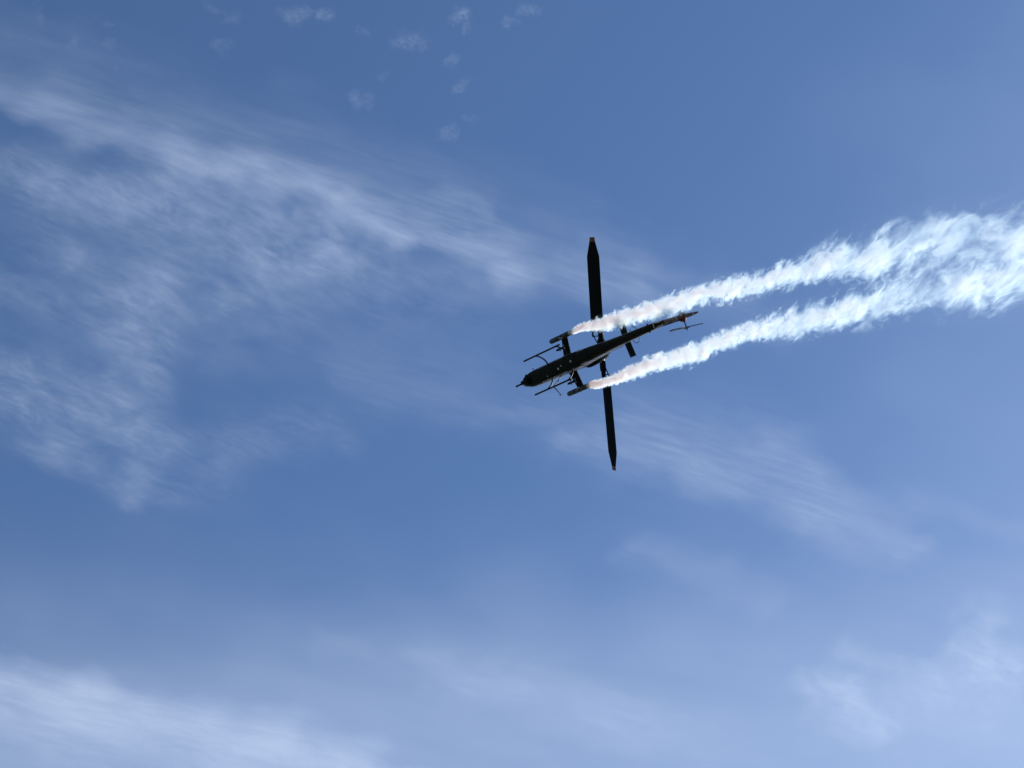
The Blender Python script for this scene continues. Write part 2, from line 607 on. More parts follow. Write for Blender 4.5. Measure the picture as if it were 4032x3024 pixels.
st = plate((-3.88, 0.2, 1.70), (-4.34, 0.2, 1.70), (-3.93, 1.03, 1.72), (-4.40, 1.03, 1.72), 0.075).build('horizontal_stabilizer', M['body'], heli)
s = MB()
s.box((-4.165, 1.038, 1.72), (0.46, 0.014, 0.05))
s.build('end_rib', M['dark'], st)
dup(st, 'y', heli)

# fin
prof = [(-5.75, 1.98), (-6.35, 2.30), (-6.75, 2.95), (-7.02, 3.55), (-7.25, 3.82), (-7.62, 3.86), (-7.74, 3.78), (-7.55, 3.55), (-7.36, 3.20), (-7.12, 2.70), (-6.88, 2.15), (-6.72, 1.80), (-6.3, 1.72)]
cx, cz = -6.9, 2.8
fi = MB()
n = len(prof)
vs, fs = [], []
for y, k in ((0.05, 1.0), (0.115, 0.86), (-0.115, 0.86), (-0.05, 1.0)):
    for x, z in prof:
        # the section is thickest low down
        th = np.interp(z, [1.8, 3.2, 3.6, 3.86], [1.25, 1.05, 0.75, 0.2])
        ctr = np.interp(z, [1.7, 2.3, 3.2, 3.86], [-6.45, -6.62, -7.1, -7.5])
        vs.append((ctr + (x - ctr) * k, y * th, z if k == 1 else cz + (z - cz) * 0.985))
order = [0, 1, 2, 3]
for a in range(3):
    for j in range(n):
        fs.append((a * n + j, a * n + (j + 1) % n, (a + 1) * n + (j + 1) % n, (a + 1) * n + j))
for j in range(n):
    fs.append((3 * n + j, 3 * n + (j + 1) % n, (j + 1) % n, j))
fi.add(vs, fs)
fin = fi.build('tail_fin', M['fin'], heli, 25)
s = MB()
s.ball((-7.16, -0.02, 3.06), (0.25, 0.22, 0.27), 20, 12)
s.tube([(-7.18, -0.15, 3.08), (-7.19, -0.24, 3.09), (-7.19, -0.27, 3.09)], [0.16, 0.10, 0.06], 14)
s.build('tail_gearbox', M['red'], fin)
s = MB()
s.tube([(-7.05, 0.16, 2.98), (-7.2, 0.21, 3.06), (-7.34, 0.17, 3.16)], [0.05, 0.085, 0.05], 10)
s.build('gearbox_cover', M['grey'], fin)

# tail rotor on the right of the fin
hub = MB()
hub.tube([(-7.19, -0.2, 3.09), (-7.19, -0.55, 3.10), (-7.19, -0.70, 3.10), (-7.19, -0.75, 3.10)], [0.034, 0.034, 0.06, 0.035], 10)
hub.box((-7.19, -0.60, 3.10), (0.11, 0.10, 0.34))
tr = hub.build('tail_rotor_hub', M['darkmetal'], heli)
for dx, dz in ((0.07, 0.06), (-0.07, -0.06)):
    s = MB()
    s.tube([(-7.19 + dx * 0.6, -0.68, 3.10 + dz), (-7.19 + dx * 1.2, -0.76, 3.10 + dz * 1.6)], 0.018, 6)
    s.ball((-7.19 + dx * 1.2, -0.77, 3.10 + dz * 1.6), 0.032, 8, 6)
    s.build('pitch_link', M['metal'], tr)
for sg in (1, -1):
    rings = []
    for rr, ch in ((0.14, 0.12), (0.30, 0.27), (1.22, 0.27), (1.36, 0.10)):
        tw = math.radians(14)
        ring = []
        for u_, h in ((0.5, 0), (0.36, 0.5), (0.1, 0.62), (-0.3, 0.25), (-0.5, 0.05), (-0.3, -0.25), (0.1, -0.62), (0.36, -0.5)):
            a, h2 = u_ * ch, h * 0.045
            ring.append(Vector((-7.19 + sg * (a * math.cos(tw) - h2 * math.sin(tw)), -0.585 + a * math.sin(tw) + h2 * math.cos(tw), 3.10 + sg * rr)))
        rings.append(ring)
    MB().loft(rings).build('tail_rotor_blade', M['tailblade'], heli)

# stub wings, pylons and smoke pods
wing = plate((0.90, 0.40, 1.72), (0.24, 0.40, 1.72), (0.62, 1.50, 1.76), (0.12, 1.50, 1.76), 0.13).build('stub_wing', M['body'], heli)
s = MB()
s.box((0.30, 0.98, 1.688), (0.30, 0.03, 0.02))
s.build('wing_seam', M['pale'], wing)
p = MB()
p.loft([section(x, w, zb, zt, 3, 3, 16, 1.0) for x, w, zb, zt in ((1.02, 0.02, 1.55, 1.62), (0.95, 0.055, 1.50, 1.68), (0.6, 0.06, 1.47, 1.72), (0.30, 0.055, 1.49, 1.71), (0.12, 0.02, 1.58, 1.66))])
p.tube([(1.08, 1.0, 1.56), (0.95, 1.0, 1.55), (0.55, 1.0, 1.54)], [0.045, 0.07, 0.06], 10)
py = p.build('inner_pylon', M['dark'], heli)
for x in (0.72, 0.36):
    s = MB()
    s.tube([(x, 0.90, 1.50), (x, 1.10, 1.50)], 0.022, 8)
    s.box((x, 1.11, 1.475), (0.06, 0.035, 0.09))
    s.box((x, 0.89, 1.475), (0.06, 0.035, 0.09))
    s.build('sway_brace', M['grey'], py)
o = MB()
o.loft([section(x, w, zb, zt, 3, 3, 16, 1.55) for x, w, zb, zt in ((0.62, 0.015, 1.58, 1.72), (0.5, 0.045, 1.52, 1.8), (0.2, 0.045, 1.52, 1.8), (0.02, 0.015, 1.56, 1.74))])
op = o.build('outer_pylon', M['dark'], heli)
R_POD = 0.142
pd = MB()
nose = [(1.20 - R_POD * 1.25 * (1 - math.cos(a)), R_POD * math.sin(a)) for a in [math.pi / 2 * i / 7 for i in range(1, 8)]]
pd.tube([(1.20, 1.56, 1.395)] + [(x, 1.56, 1.395) for x, r in nose] + [(0.4, 1.56, 1.395), (-0.50, 1.56, 1.395), (-0.52, 1.56, 1.395)],
        [0.01] + [r for x, r in nose] + [R_POD, R_POD, R_POD * 0.97], 24)
pod = pd.build('smoke_pod', M['pod'], heli)
s = MB()
s.tube([(-0.515, 1.56, 1.395), (-0.60, 1.56, 1.395), (-0.66, 1.56, 1.395), (-0.662, 1.56, 1.395), (-0.58, 1.56, 1.395)], [0.139, 0.137, 0.11, 0.07, 0.06], 20)
s.build('smoke_nozzle', M['pale'], pod)
for x in (0.52, 0.10, -0.28):
    s = MB()
    s.tube([(x - 0.025, 1.56, 1.395), (x + 0.025, 1.56, 1.395)], R_POD + 0.006, 24)
    s.build('pod_band', M['dark'], pod)
for x, y, z in ((0.22, 1.50, 1.262), (0.08, 1.47, 1.275)):
    s = MB()
    s.ball((x, y, z), (0.05, 0.04, 0.02), 10, 6)
    s.build('pod_plate', M['pale'], pod)
for q in (wing, py, op, pod):
    dup(q, 'y', heli)

# landing skids
sk = MB()
pts = spline([(2.40, 1.0, 0.13, 0.03), (2.33, 1.0, 0.085, 0.047), (2.1, 1.0, 0.06, 0.05), (0.8, 1.0, 0.06, 0.05), (-0.66, 1.0, 0.06, 0.05), (-0.70, 1.0, 0.06, 0.042)], 3)
sk.tube([q[:3] for q in pts], [q[3] for q in pts], 12)
skid = sk.build('landing_skid', M['skid'], heli)
for fx in (1.29, -0.46):
    s = MB()
    pts = spline([(fx + 0.02, 0.34, 0.82, 0.04), (fx + 0.02, 0.47, 0.76, 0.042), (fx + 0.01, 0.67, 0.64, 0.042), (fx, 0.83, 0.44, 0.04), (fx - 0.01, 0.94, 0.22, 0.04), (fx - 0.02, 0.985, 0.09, 0.044)], 4)
    s.tube([q[:3] for q in pts], [q[3] for q in pts], 12)
    s.build('skid_strut', M['skid'], skid)
s = MB()
s.tube([(-0.66, 1.0, 0.06), (-0.76, 1.0, 0.065)], [0.03, 0.02], 8)
s.build('skid_end_cap', M['pale'], skid)
dup(skid, 'y', heli)
# thin arm with a small ball, fixed across the right skid
s = MB()
s.tube([(0.72, -0.46, 0.95), (0.73, -0.70, 0.62), (0.72, -0.96, 0.14)], 0.026, 8)
s.tube([(0.72, -1.02, 0.09), (0.66, -1.22, 0.16), (0.64, -1.45, 0.27)], [0.028, 0.026, 0.02], 8)
arm = s.build('outrigger_arm', M['skid'], heli)
s = MB()
s.ball((0.64, -1.53, 0.29), 0.058, 14, 10)
s.build('arm_end_ball', M['grey'], arm)

# nose turrets and gun
s = MB()
pts = spline([(3.40, -0.02, 1.12, 0.26), (3.55, -0.02, 1.10, 0.27), (3.72, -0.02, 1.08, 0.24), (3.86, -0.02, 1.06, 0.16)], 4)
s.tube([q[:3] for q in pts], [q[3] for q in pts], 20)
s.ball((3.66, -0.12, 1.02), (0.19, 0.17, 0.19), 16, 10)
sight = s.build('sight_turret', M['grey'], heli)
s = MB()
s.tube([(3.80, 0.05, 1.06), (3.93, 0.05, 1.05), (3.95, 0.05, 1.05)], [0.12, 0.12, 0.09], 16)
s.box((3.84, -0.12, 1.02), (0.12, 0.16, 0.14))
s.build('sight_window', M['dark'], sight)
s = MB()
s.tube([(3.30, 0, 0.90), (3.30, 0, 0.72), (3.30, 0, 0.62), (3.30, 0, 0.58)], [0.29, 0.29, 0.23, 0.1], 20)
s.box((3.52, 0, 0.72), (0.40, 0.22, 0.20))
tur = s.build('gun_turret', M['dark'], heli)
for k in range(3):
    a = 2 * math.pi * k / 3 + 0.5
    dy, dz = 0.034 * math.cos(a), 0.034 * math.sin(a)
    s = MB()
    s.tube([(3.6, -0.01 + dy, 0.72 + dz), (4.27, -0.04 + dy, 0.72 + dz)], 0.021, 8)
    s.build('gun_barrel', M['skid'], tur)
for x in (3.85, 4.24):
    s = MB()
    s.tube([(x - 0.03, -0.03, 0.72), (x + 0.03, -0.03, 0.72)], 0.062, 12)
    s.build('barrel_clamp', M['skid'], tur)

# main rotor: mast, hub, grips, rods and the two blades
ROT = math.radians(20.3)
HZ = 3.8
bdir = Vector((math.sin(ROT), -math.cos(ROT), 0))       # towards the right-hand blade
cdir = Vector((math.cos(ROT), math.sin(ROT), 0))        # forward, across that blade
hc = Vector((0, 0, HZ))


def rp(r, c, z=0.0):
    return hc + bdir * r + cdir * c + Vector((0, 0, z))


h = MB()
h.tube([(0, 0, 2.6), (0, 0, 3.3), (0, 0, HZ + 0.1), (0, 0, HZ + 0.16)], [0.11, 0.095, 0.11, 0.06], 16)
h.tube([rp(-0.42, 0), rp(-0.2, 0), rp(0.2, 0), rp(0.42, 0)], [0.11, 0.15, 0.15, 0.11], 12)
h.box((0, 0, HZ), (0.34, 0.34, 0.2), Matrix.Rotation(ROT, 3, 'Z'))
hubo = h.build('rotor_hub', M['darkmetal'], heli)
s = MB()
s.tube([(0, 0, 3.02), (0, 0, 3.10)], [0.30, 0.26], 18)
for a in (0.4, 2.5, 4.6):
    s.tube([(0.24 * math.cos(a), 0.24 * math.sin(a), 2.7), (0.26 * math.cos(a), 0.26 * math.sin(a), 3.1)], 0.025, 6)
s.build('swashplate', M['darkmetal'], hubo)
PITCH = math.radians(11.5)
for sg in (1, -1):
    def bp(r, c, z=0.0):
        """Blade frame: r along the blade, c towards its leading edge, z up, turned by the blade's pitch."""
        cc, zz = c * math.cos(PITCH) - z * math.sin(PITCH), c * math.sin(PITCH) + z * math.cos(PITCH)
        return hc + bdir * (sg * r) + cdir * (sg * cc) + Vector((0, 0, zz + 0.022 * r))
    s = MB()
    s.loft([[bp(r, c * w, z * th) for c, z in ((1, 0.6), (0.6, 1), (-0.6, 1), (-1, 0.6), (-1, -0.6), (-0.6, -1), (0.6, -1), (1, -0.6))]
            for r, w, th in ((0.30, 0.18, 0.09), (0.42, 0.22, 0.1), (0.86, 0.22, 0.1), (0.96, 0.15, 0.085), (1.30, 0.14, 0.08), (1.44, 0.18, 0.06))])
    s.tube([bp(0.55, 0.2, 0.02), bp(0.75, 0.23, 0.02)], 0.035, 8)
    s.tube([bp(0.86, 0.13), bp(0.94, 0.15)], 0.04, 8)
    s.build('blade_grip', M['dark'], hubo)
    s = MB()
    s.tube([bp(1.42, -0.50), bp(1.10, -0.53), bp(1.06, -0.50)], [0.05, 0.055, 0.03], 8)
    s.tube([bp(1.12, -0.50), bp(0.66, -0.22)], [0.032, 0.03], 8)
    s.tube([bp(1.08, -0.48), bp(1.12, -0.10)], 0.026, 8)
    s.tube([bp(0.66, -0.22), bp(0.90, -0.08)], 0.03, 8)
    s.ball(bp(0.66, -0.22), 0.05, 10, 8)
    s.ball(bp(1.10, -0.50), 0.065, 10, 8)
    s.build('drag_brace', M['dark'], hubo)
    s = MB()
    s.ball(bp(1.24, 0.15), 0.05, 10, 8)
    s.tube([bp(1.24, 0.02), bp(1.24, 0.17)], 0.03, 8)
    s.build('grip_bolt', M['metal'], hubo)
    # blade: aerofoil with tapered tip
    CH = 0.82
    prof = [(0.25, 0.0), (0.22, 0.035), (0.12, 0.055), (-0.15, 0.045), (-0.5, 0.018), (-0.75, 0.002), (-0.5, -0.016), (-0.15, -0.032), (0.12, -0.04), (0.22, -0.027)]

    def rings(rows):
        out = []
        for r, k, off in rows:
            out.append([bp(r, (c * k + off) * CH, z * CH * (0.35 + 0.65 * k)) for c, z in prof])
        return out
    taper = [(5.58, 1.0, 0.0), (5.64, 0.985, -0.004), (6.46, 0.47, -0.133)]
    bl = MB()
    bl.loft(rings([(1.36, 1.0, 0.0), (2.6, 1.0, 0.0), (4.0, 1.0, 0.0)] + taper))
    blade = bl.build('rotor_blade', M['blade'], heli, 30)
    s = MB()
    s.loft(rings([(6.461, 0.47, -0.133), (6.69, 0.39, -0.153), (6.71, 0.37, -0.158)]))
    s.build('blade_tip', M['tip'], blade, 30)
    s = MB()
    for c in (-0.05, 0.08):
        s.tube([bp(1.5, c, 0.05), bp(1.5, c, -0.06)], 0.03, 8)
    s.build('blade_bolt', M['metal'], blade)

# ---------------------------------------------------------------- smoke trails
def float_curve(nt, src, xs, ys, lo, hi):
    """A Float Curve node that maps src (0..1) to values between lo and hi."""
    fc = node(nt, 'ShaderNodeFloatCurve')
    cu = fc.mapping.curves[0]
    pts = [(float(x), (float(y) - lo) / (hi - lo)) for x, y in zip(xs, ys)]
    cu.points[0].location = pts[0]
    cu.points[1].location = pts[-1]
    for p in pts[1:-1]:
        cu.points.new(*p)
    for p in cu.points:
        p.handle_type = 'AUTO'
    fc.mapping.use_clip = False
    fc.mapping.update()
    nt.links.new(src, fc.inputs['Value'])
    return math_node(nt, 'MULTIPLY_ADD', fc.outputs[0], hi - lo, lo)


def smoke_trail(T, name, label, seed):
    rows = np.array(T['stations'])
    L = rows[-1, 0]
    t = np.linspace(0, 1, 400)
    yc = np.interp(t * L, rows[:, 0], rows[:, 1])
    zc = np.interp(t * L, rows[:, 0], rows[:, 2])
    rr = np.interp(t * L, rows[:, 0], rows[:, 3])

    def blur(a, k):
        w = np.maximum(1, (np.arange(len(a)) * k).astype(int))
        return np.array([a[max(0, i - w[i]):i + w[i] + 1].mean() for i in range(len(a))])
    rr = blur(rr, 0.05)
    u = np.concatenate([[0], np.cumsum(0.5 * (1 / rr[1:] + 1 / rr[:-1]) * L / 399)])
    m = bpy.data.materials.new(name)
    m.use_nodes = True
    nt = m.node_tree
    nt.nodes.remove(nt.nodes['Principled BSDF'])
    out = nt.nodes['Material Output']
    tc = node(nt, 'ShaderNodeTexCoord')
    sp = node(nt, 'ShaderNodeSeparateXYZ')
    nt.links.new(tc.outputs['Object'], sp.inputs[0])
    tt = math_node(nt, 'MULTIPLY', sp.outputs[0], 1 / L, clamp=True)
    k = (np.linspace(0, 1, 26) ** 1.7 * 399).astype(int)
    k = np.unique(np.concatenate([k, [1, 2, 4]]))
    Y = float_curve(nt, tt, t[k], yc[k], yc.min(), yc.max())
    Z = float_curve(nt, tt, t[k], zc[k], zc.min(), zc.max())
    Rr = float_curve(nt, tt, t[k], rr[k], rr.min(), rr.max())
    U = float_curve(nt, tt, t[k], u[k], 0, u.max())
    dy = math_node(nt, 'DIVIDE', math_node(nt, 'SUBTRACT', sp.outputs[1], Y), Rr)
    dz = math_node(nt, 'DIVIDE', math_node(nt, 'SUBTRACT', sp.outputs[2], Z), Rr)
    # farther back the puffs lean over
    lean = math_node(nt, 'MULTIPLY', tt, -1.15)
    Uu = math_node(nt, 'ADD', U, math_node(nt, 'MULTIPLY', dy, lean))
    q = node(nt, 'ShaderNodeCombineXYZ')
    for i, s in enumerate((Uu, dy, dz)):
        nt.links.new(s, q.inputs[i])
    qs = vmath(nt, 'ADD', q.outputs[0], (seed * 7.3, seed * 3.1, seed * 5.7))
    # billows: warped noise
    nw = node(nt, 'ShaderNodeTexNoise')
    nw.inputs['Scale'].default_value = 1.3
    nw.inputs['Detail'].default_value = 2
    nt.links.new(qs, nw.inputs['Vector'])
    wv = vmath(nt, 'SCALE', vmath(nt, 'SUBTRACT', nw.outputs['Color'], (0.5, 0.5, 0.5)), scale=1.1)
    qw = vmath(nt, 'ADD', qs, wv)
    nb = node(nt, 'ShaderNodeTexNoise')
    nb.inputs['Scale'].default_value = 1.35
    nb.inputs['Detail'].default_value = 7.0
    nb.inputs['Roughness'].default_value = 0.62
    nt.links.new(qw, nb.inputs['Vector'])
    n2 = node(nt, 'ShaderNodeTexNoise')
    n2.inputs['Scale'].default_value = 2.3
    n2.inputs['Detail'].default_value = 3.0
    nt.links.new(qw, n2.inputs['Vector'])
    billow = math_node(nt, 'MULTIPLY_ADD', math_node(nt, 'ABSOLUTE', math_node(nt, 'MULTIPLY_ADD', n2.outputs['Fac'], 2.0, -1.0)), -1.6, 0.35)
    rho = math_node(nt, 'SQRT', math_node(nt, 'ADD', math_node(nt, 'MULTIPLY', dy, dy), math_node(nt, 'MULTIPLY', dz, dz)))
    amp = math_node(nt, 'MULTIPLY_ADD', tt, SM['amp1'] - SM['amp0'], SM['amp0'])
    edge = float_curve(nt, tt, [0, 0.012, 0.06, 0.2, 0.45, 0.7, 1], SM['edge'], 0, max(SM['edge']))
    v = math_node(nt, 'ADD', math_node(nt, 'SUBTRACT', edge, rho), math_node(nt, 'MULTIPLY', math_node(nt, 'ADD', math_node(nt, 'SUBTRACT', nb.outputs['Fac'], 0.5), math_node(nt, 'MULTIPLY', billow, 0.35)), amp))
    mr = node(nt, 'ShaderNodeMapRange', interpolation_type='SMOOTHSTEP')
    nt.links.new(v, mr.inputs['Value'])
    mr.inputs['From Min'].default_value = 0.0
    soft = math_node(nt, 'MULTIPLY_ADD', tt, SM['soft1'] - SM['soft0'], SM['soft0'])
    nt.links.new(soft, mr.inputs['From Max'])
    tau = float_curve(nt, tt, [0, 0.02, 0.08, 0.2, 0.45, 0.7, 1], SM['tau'], 0, max(SM['tau']))
    ng = node(nt, 'ShaderNodeTexNoise')
    ng.inputs['Scale'].default_value = 0.75
    ng.inputs['Detail'].default_value = 2
    nt.links.new(vmath(nt, 'ADD', qw, (3.3, 9.1, 4.7)), ng.inputs['Vector'])
    gaps = node(nt, 'ShaderNodeMapRange', interpolation_type='SMOOTHSTEP')
    nt.links.new(ng.outputs['Fac'], gaps.inputs['Value'])
    gaps.inputs['From Min'].default_value = 0.36
    gaps.inputs['From Max'].default_value = 0.62
    nt.links.new(math_node(nt, 'MULTIPLY_ADD', tt, -0.9, 1.0, clamp=True), gaps.inputs['To Min'])
    gaps.inputs['To Max'].default_value = 1.15
    dens = math_node(nt, 'MULTIPLY', math_node(nt, 'MULTIPLY', mr.outputs[0], gaps.outputs[0]), math_node(nt, 'DIVIDE', tau, Rr))
    vs = node(nt, 'ShaderNodeVolumeScatter')
    vs.inputs['Color'].default_value = (*SM['color'], 1)
    vs.inputs['Anisotropy'].default_value = SM['g']
    nt.links.new(dens, vs.inputs['Density'])
    nt.links.new(vs.outputs[0], out.inputs['Volume'])
    # the thinnest outer veil
    tr = node(nt, 'ShaderNodeBsdfTransparent')
    tl = node(nt, 'ShaderNodeBsdfTranslucent')
    tl.inputs['Color'].default_value = (0.85, 0.92, 1.0, 1)
    mxs = node(nt, 'ShaderNodeMixShader')
    mxs.inputs[0].default_value = 0.004
    nt.links.new(tr.outputs[0], mxs.inputs[1])
    nt.links.new(tl.outputs[0], mxs.inputs[2])
    nt.links.new(mxs.outputs[0], out.inputs['Surface'])
    m.cycles.volume_step_rate = SM['step']
    # hull: a lumpy tube just outside the smoke
    hull = MB()
    K, rings = 30, []
    s_now, xs = 0.0, []
    x = -0.05
    while x < L:
        xs.append(x)
        x += 0.16 * float(np.interp(max(x, 0), t * L, rr)) + 0.01
    xs.append(L)
    for x in xs:
        tq = max(x, 0) / L
        y0, z0, r0 = (float(np.interp(tq, t, a)) for a in (yc, zc, rr))
        uq = float(np.interp(tq, t, u))
        ring = []
        for j in range(K):
            a = 2 * math.pi * j / K
            c, s = math.cos(a), math.sin(a)
            nn = mnoise.fractal(Vector((uq * 1.5 + seed * 9, c * 1.5, s * 1.5)), 0.9, 2.0, 3)
            rad = r0 * SM['hull'] * (1 + 0.16 * nn) * (0.55 + 0.45 * min(1, (x + 0.06) / 0.3))
            ring.append(Vector((x, y0 + c * rad, z0 + s * rad)))
        rings.append(ring)
    hull.loft(rings)
    o = hull.build(name, m, None, 180)
    a, bb, c = (Vector(v) for v in T['axes'])
    p = T['pos']
    o.matrix_world = Matrix(((a.x, bb.x, c.x, p[0]), (a.y, bb.y, c.y, p[1]), (a.z, bb.z, c.z, p[2]), (0, 0, 0, 1)))
    tag(o, label, 'smoke trail', 'smoke trails from the wing pods', 'thing')
    return o


SM = dict(amp0=2.1, amp1=3.6, soft0=0.16, soft1=0.8, edge=[1.25, 1.0, 0.78, 0.70, 0.62, 0.55, 0.5], tau=[7.0, 3.6, 2.7, 2.1, 1.6, 1.2, 1.0], color=(0.66, 0.89, 1.0), g=0.5, step=0.055, hull=1.25)
smoke_trail(TRAIL_LEFT, 'smoke_trail', 'upper white smoke trail, passing in front of the upper rotor blade and stabilizer tip', 1)
smoke_trail(TRAIL_RIGHT, 'smoke_trail', 'lower white smoke trail, passing under the tail boom and crossing the lower rotor blade', 2)


# ---------------------------------------------------------------- clouds
def cloud_material(name, scale, stretch, angle, contrast, gain, detail=9.0, rough=0.6, warp=0.5, fine=2.2):
    m = bpy.data.materials.new(name)
    m.use_nodes = True
    nt = m.node_tree
    nt.nodes.remove(nt.nodes['Principled BSDF'])
    out = nt.nodes['Material Output']
    at = node(nt, 'ShaderNodeAttribute', attribute_name='cover')
    gp = node(nt, 'ShaderNodeNewGeometry')
    mp = node(nt, 'ShaderNodeMapping', vector_type='TEXTURE')
    mp.inputs['Rotation'].default_value = (0, 0, angle)
    mp.inputs['Scale'].default_value = (scale * stretch, scale, scale * 2)
    nt.links.new(gp.outputs['Position'], mp.inputs['Vector'])
    nw = node(nt, 'ShaderNodeTexNoise')
    nw.inputs['Scale'].default_value = 0.6
    nw.inputs['Detail'].default_value = 4
    nt.links.new(mp.outputs[0], nw.inputs['Vector'])
    q = vmath(nt, 'ADD', mp.outputs[0], vmath(nt, 'SCALE', vmath(nt, 'SUBTRACT', nw.outputs['Color'], (0.5, 0.5, 0.5)), scale=warp * 3))
    n1 = node(nt, 'ShaderNodeTexNoise')
    n1.inputs['Scale'].default_value = 1.0
    n1.inputs['Detail'].default_value = detail
    n1.inputs['Roughness'].default_value = rough
    nt.links.new(q, n1.inputs['Vector'])
    # density = cover * (1 + contrast * noise), thin where the cover is thin
    nn = math_node(nt, 'MULTIPLY_ADD', math_node(nt, 'SUBTRACT', n1.outputs['Fac'], 0.5), contrast, 1.0)
    n3 = node(nt, 'ShaderNodeTexNoise')
    n3.inputs['Scale'].default_value = 4.0
    n3.inputs['Detail'].default_value = 6
    n3.inputs['Roughness'].default_value = 0.65
    mp3 = node(nt, 'ShaderNodeMapping')
    mp3.inputs['Scale'].default_value = (0.5, 1.25, 1.0)
    nt.links.new(vmath(nt, 'ADD', mp.outputs[0], vmath(nt, 'SCALE', vmath(nt, 'SUBTRACT', nw.outputs['Color'], (0.5, 0.5, 0.5)), scale=warp * 0.9)), mp3.inputs['Vector'])
    nt.links.new(mp3.outputs[0], n3.inputs['Vector'])
    nn = math_node(nt, 'MULTIPLY', nn, math_node(nt, 'MULTIPLY_ADD', math_node(nt, 'SUBTRACT', n3.outputs['Fac'], 0.5), fine, 1.0))
    nn = math_node(nt, 'POWER', math_node(nt, 'MAXIMUM', nn, 0.0), 1.25)
    d = math_node(nt, 'MULTIPLY', math_node(nt, 'MULTIPLY', at.outputs['Fac'], nn), gain)
    al = math_node(nt, 'SUBTRACT', 1.0, math_node(nt, 'POWER', 2.718, math_node(nt, 'MULTIPLY', d, -1.0)), clamp=True)
    df = node(nt, 'ShaderNodeBsdfDiffuse')
    df.inputs['Color'].default_value = (0.88, 0.94, 1.0, 1)
    tl = node(nt, 'ShaderNodeBsdfTranslucent')
    tl.inputs['Color'].default_value = (0.88, 0.94, 1.0, 1)
    mx1 = node(nt, 'ShaderNodeMixShader')
    mx1.inputs[0].default_value = 0.9
    nt.links.new(df.outputs[0], mx1.inputs[1])
    nt.links.new(tl.outputs[0], mx1.inputs[2])
    tr = node(nt, 'ShaderNodeBsdfTransparent')
    mx2 = node(nt, 'ShaderNodeMixShader')
    nt.links.new(al, mx2.inputs[0])
    nt.links.new(tr.outputs[0], mx2.inputs[1])
    nt.links.new(mx1.outputs[0], mx2.inputs[2])
    nt.links.new(mx2.outputs[0], out.inputs['Surface'])
    return m


def value_noise(x, y, seed):
    xi, yi = np.floor(x).astype(np.int64), np.floor(y).astype(np.int64)
    fx, fy = x - xi, y - yi
    fx, fy = fx * fx * (3 - 2 * fx), fy * fy * (3 - 2 * fy)

    def h(i, j):
        k = (i * 374761393 + j * 668265263 + seed * 974634777) & 0xFFFFFFFF
        k = ((k ^ (k >> 13)) * 1274126177) & 0xFFFFFFFF
        return ((k ^ (k >> 16)) & 0xFFFF) / 65535.0 - 0.5
    a, b, c, d = h(xi, yi), h(xi + 1, yi), h(xi, yi + 1), h(xi + 1, yi + 1)
    return (a * (1 - fx) + b * fx) * (1 - fy) + (c * (1 - fx) + d * fx) * fy


def swirl(P, size):
    """P displaced by a few octaves of noise, so that cloud edges are ragged."""
    Q = P.copy()
    for o in range(4):
        s = size / 2 ** o
        Q[:, 0] += value_noise(P[:, 0] / s, P[:, 1] / s, 11 + o) * s * 0.75
        Q[:, 1] += value_noise(P[:, 0] / s, P[:, 1] / s, 31 + o) * s * 0.55
    return Q


def cover_of(P, strokes):
    """Cloud cover at points P (n x 2): soft bands along polylines, with their own width on the near and far side."""
    tot = np.zeros(len(P))
    for pts, wn, wf, sg in strokes:
        best = np.full(len(P), 1e9)
        pts = np.array(pts, float)
        for a, b in zip(pts[:-1], pts[1:]):
            ab = b - a
            t = np.clip(((P - a) @ ab) / (ab @ ab), 0, 1)
            dv = P - (a + t[:, None] * ab)
            near = dv[:, 1] < 0
            w = np.where(near, wn, wf)
            best = np.minimum(best, np.hypot(dv[:, 0], dv[:, 1]) / w)
        tot = np.maximum(tot, 0) + sg * np.exp(-0.5 * best ** 2) ** 1.0
    return tot


def cloud(name, strokes, height, cell, mat, label, group, layers=3, gap=70, cut=0.035, wob=60, ragged=16):
    pts = np.array([p for s in strokes for p in s[0]], float)
    pad = max(max(s[1], s[2]) for s in strokes) * 2.6 + 2 * cell
    x0, y0 = pts.min(0) - pad
    x1, y1 = pts.max(0) + pad
    nx, ny = int((x1 - x0) / cell) + 2, int((y1 - y0) / cell) + 2
    X, Y = np.meshgrid(np.linspace(x0, x1, nx), np.linspace(y0, y1, ny))
    P = np.stack([X.ravel(), Y.ravel()], 1)
    cov = cover_of(swirl(P, cell * ragged), strokes)
    keep = cov > cut
    kk = keep.reshape(ny, nx)
    quad = (kk[:-1, :-1] | kk[1:, :-1] | kk[:-1, 1:] | kk[1:, 1:])
    iy, ix = np.nonzero(quad)
    a = iy * nx + ix
    F = np.stack([a, a + 1, a + nx + 1, a + nx], 1)
    used = np.unique(F)
    remap = np.full(nx * ny, -1)
    remap[used] = np.arange(len(used))
    F = remap[F]
    base = P[used]
    cv = np.maximum(cov[used] - cut, 0)
    V, FF, CV = [], [], []
    for l in range(layers):
        ph = l * 1.7 + height * 0.01
        z = height + gap * (l - (layers - 1) / 2) * np.minimum(1, cv * 4) + wob * np.sin(base[:, 0] / (cell * 16) + ph) * np.cos(base[:, 1] / (cell * 13) + ph * 0.7)
        V.append(np.column_stack([base, z]))
        FF.append(F + l * len(base))
        CV.append(cv / layers)
    V, FF, CV = np.concatenate(V), np.concatenate(FF), np.concatenate(CV)
    org = V.mean(0)
    me = bpy.data.meshes.new(name)
    me.from_pydata((V - org).tolist(), [], FF.tolist())
    at = me.attributes.new('cover', 'FLOAT', 'POINT')
    at.data.foreach_set('value', CV.astype(np.float32))
    me.polygons.foreach_set('use_smooth', [True] * len(me.polygons))
    me.materials.append(mat)
    o = bpy.data.objects.new(name, me)
    o.location = org
    col.objects.link(o)
    tag(o, label, 'cloud', group, 'thing')
    return o


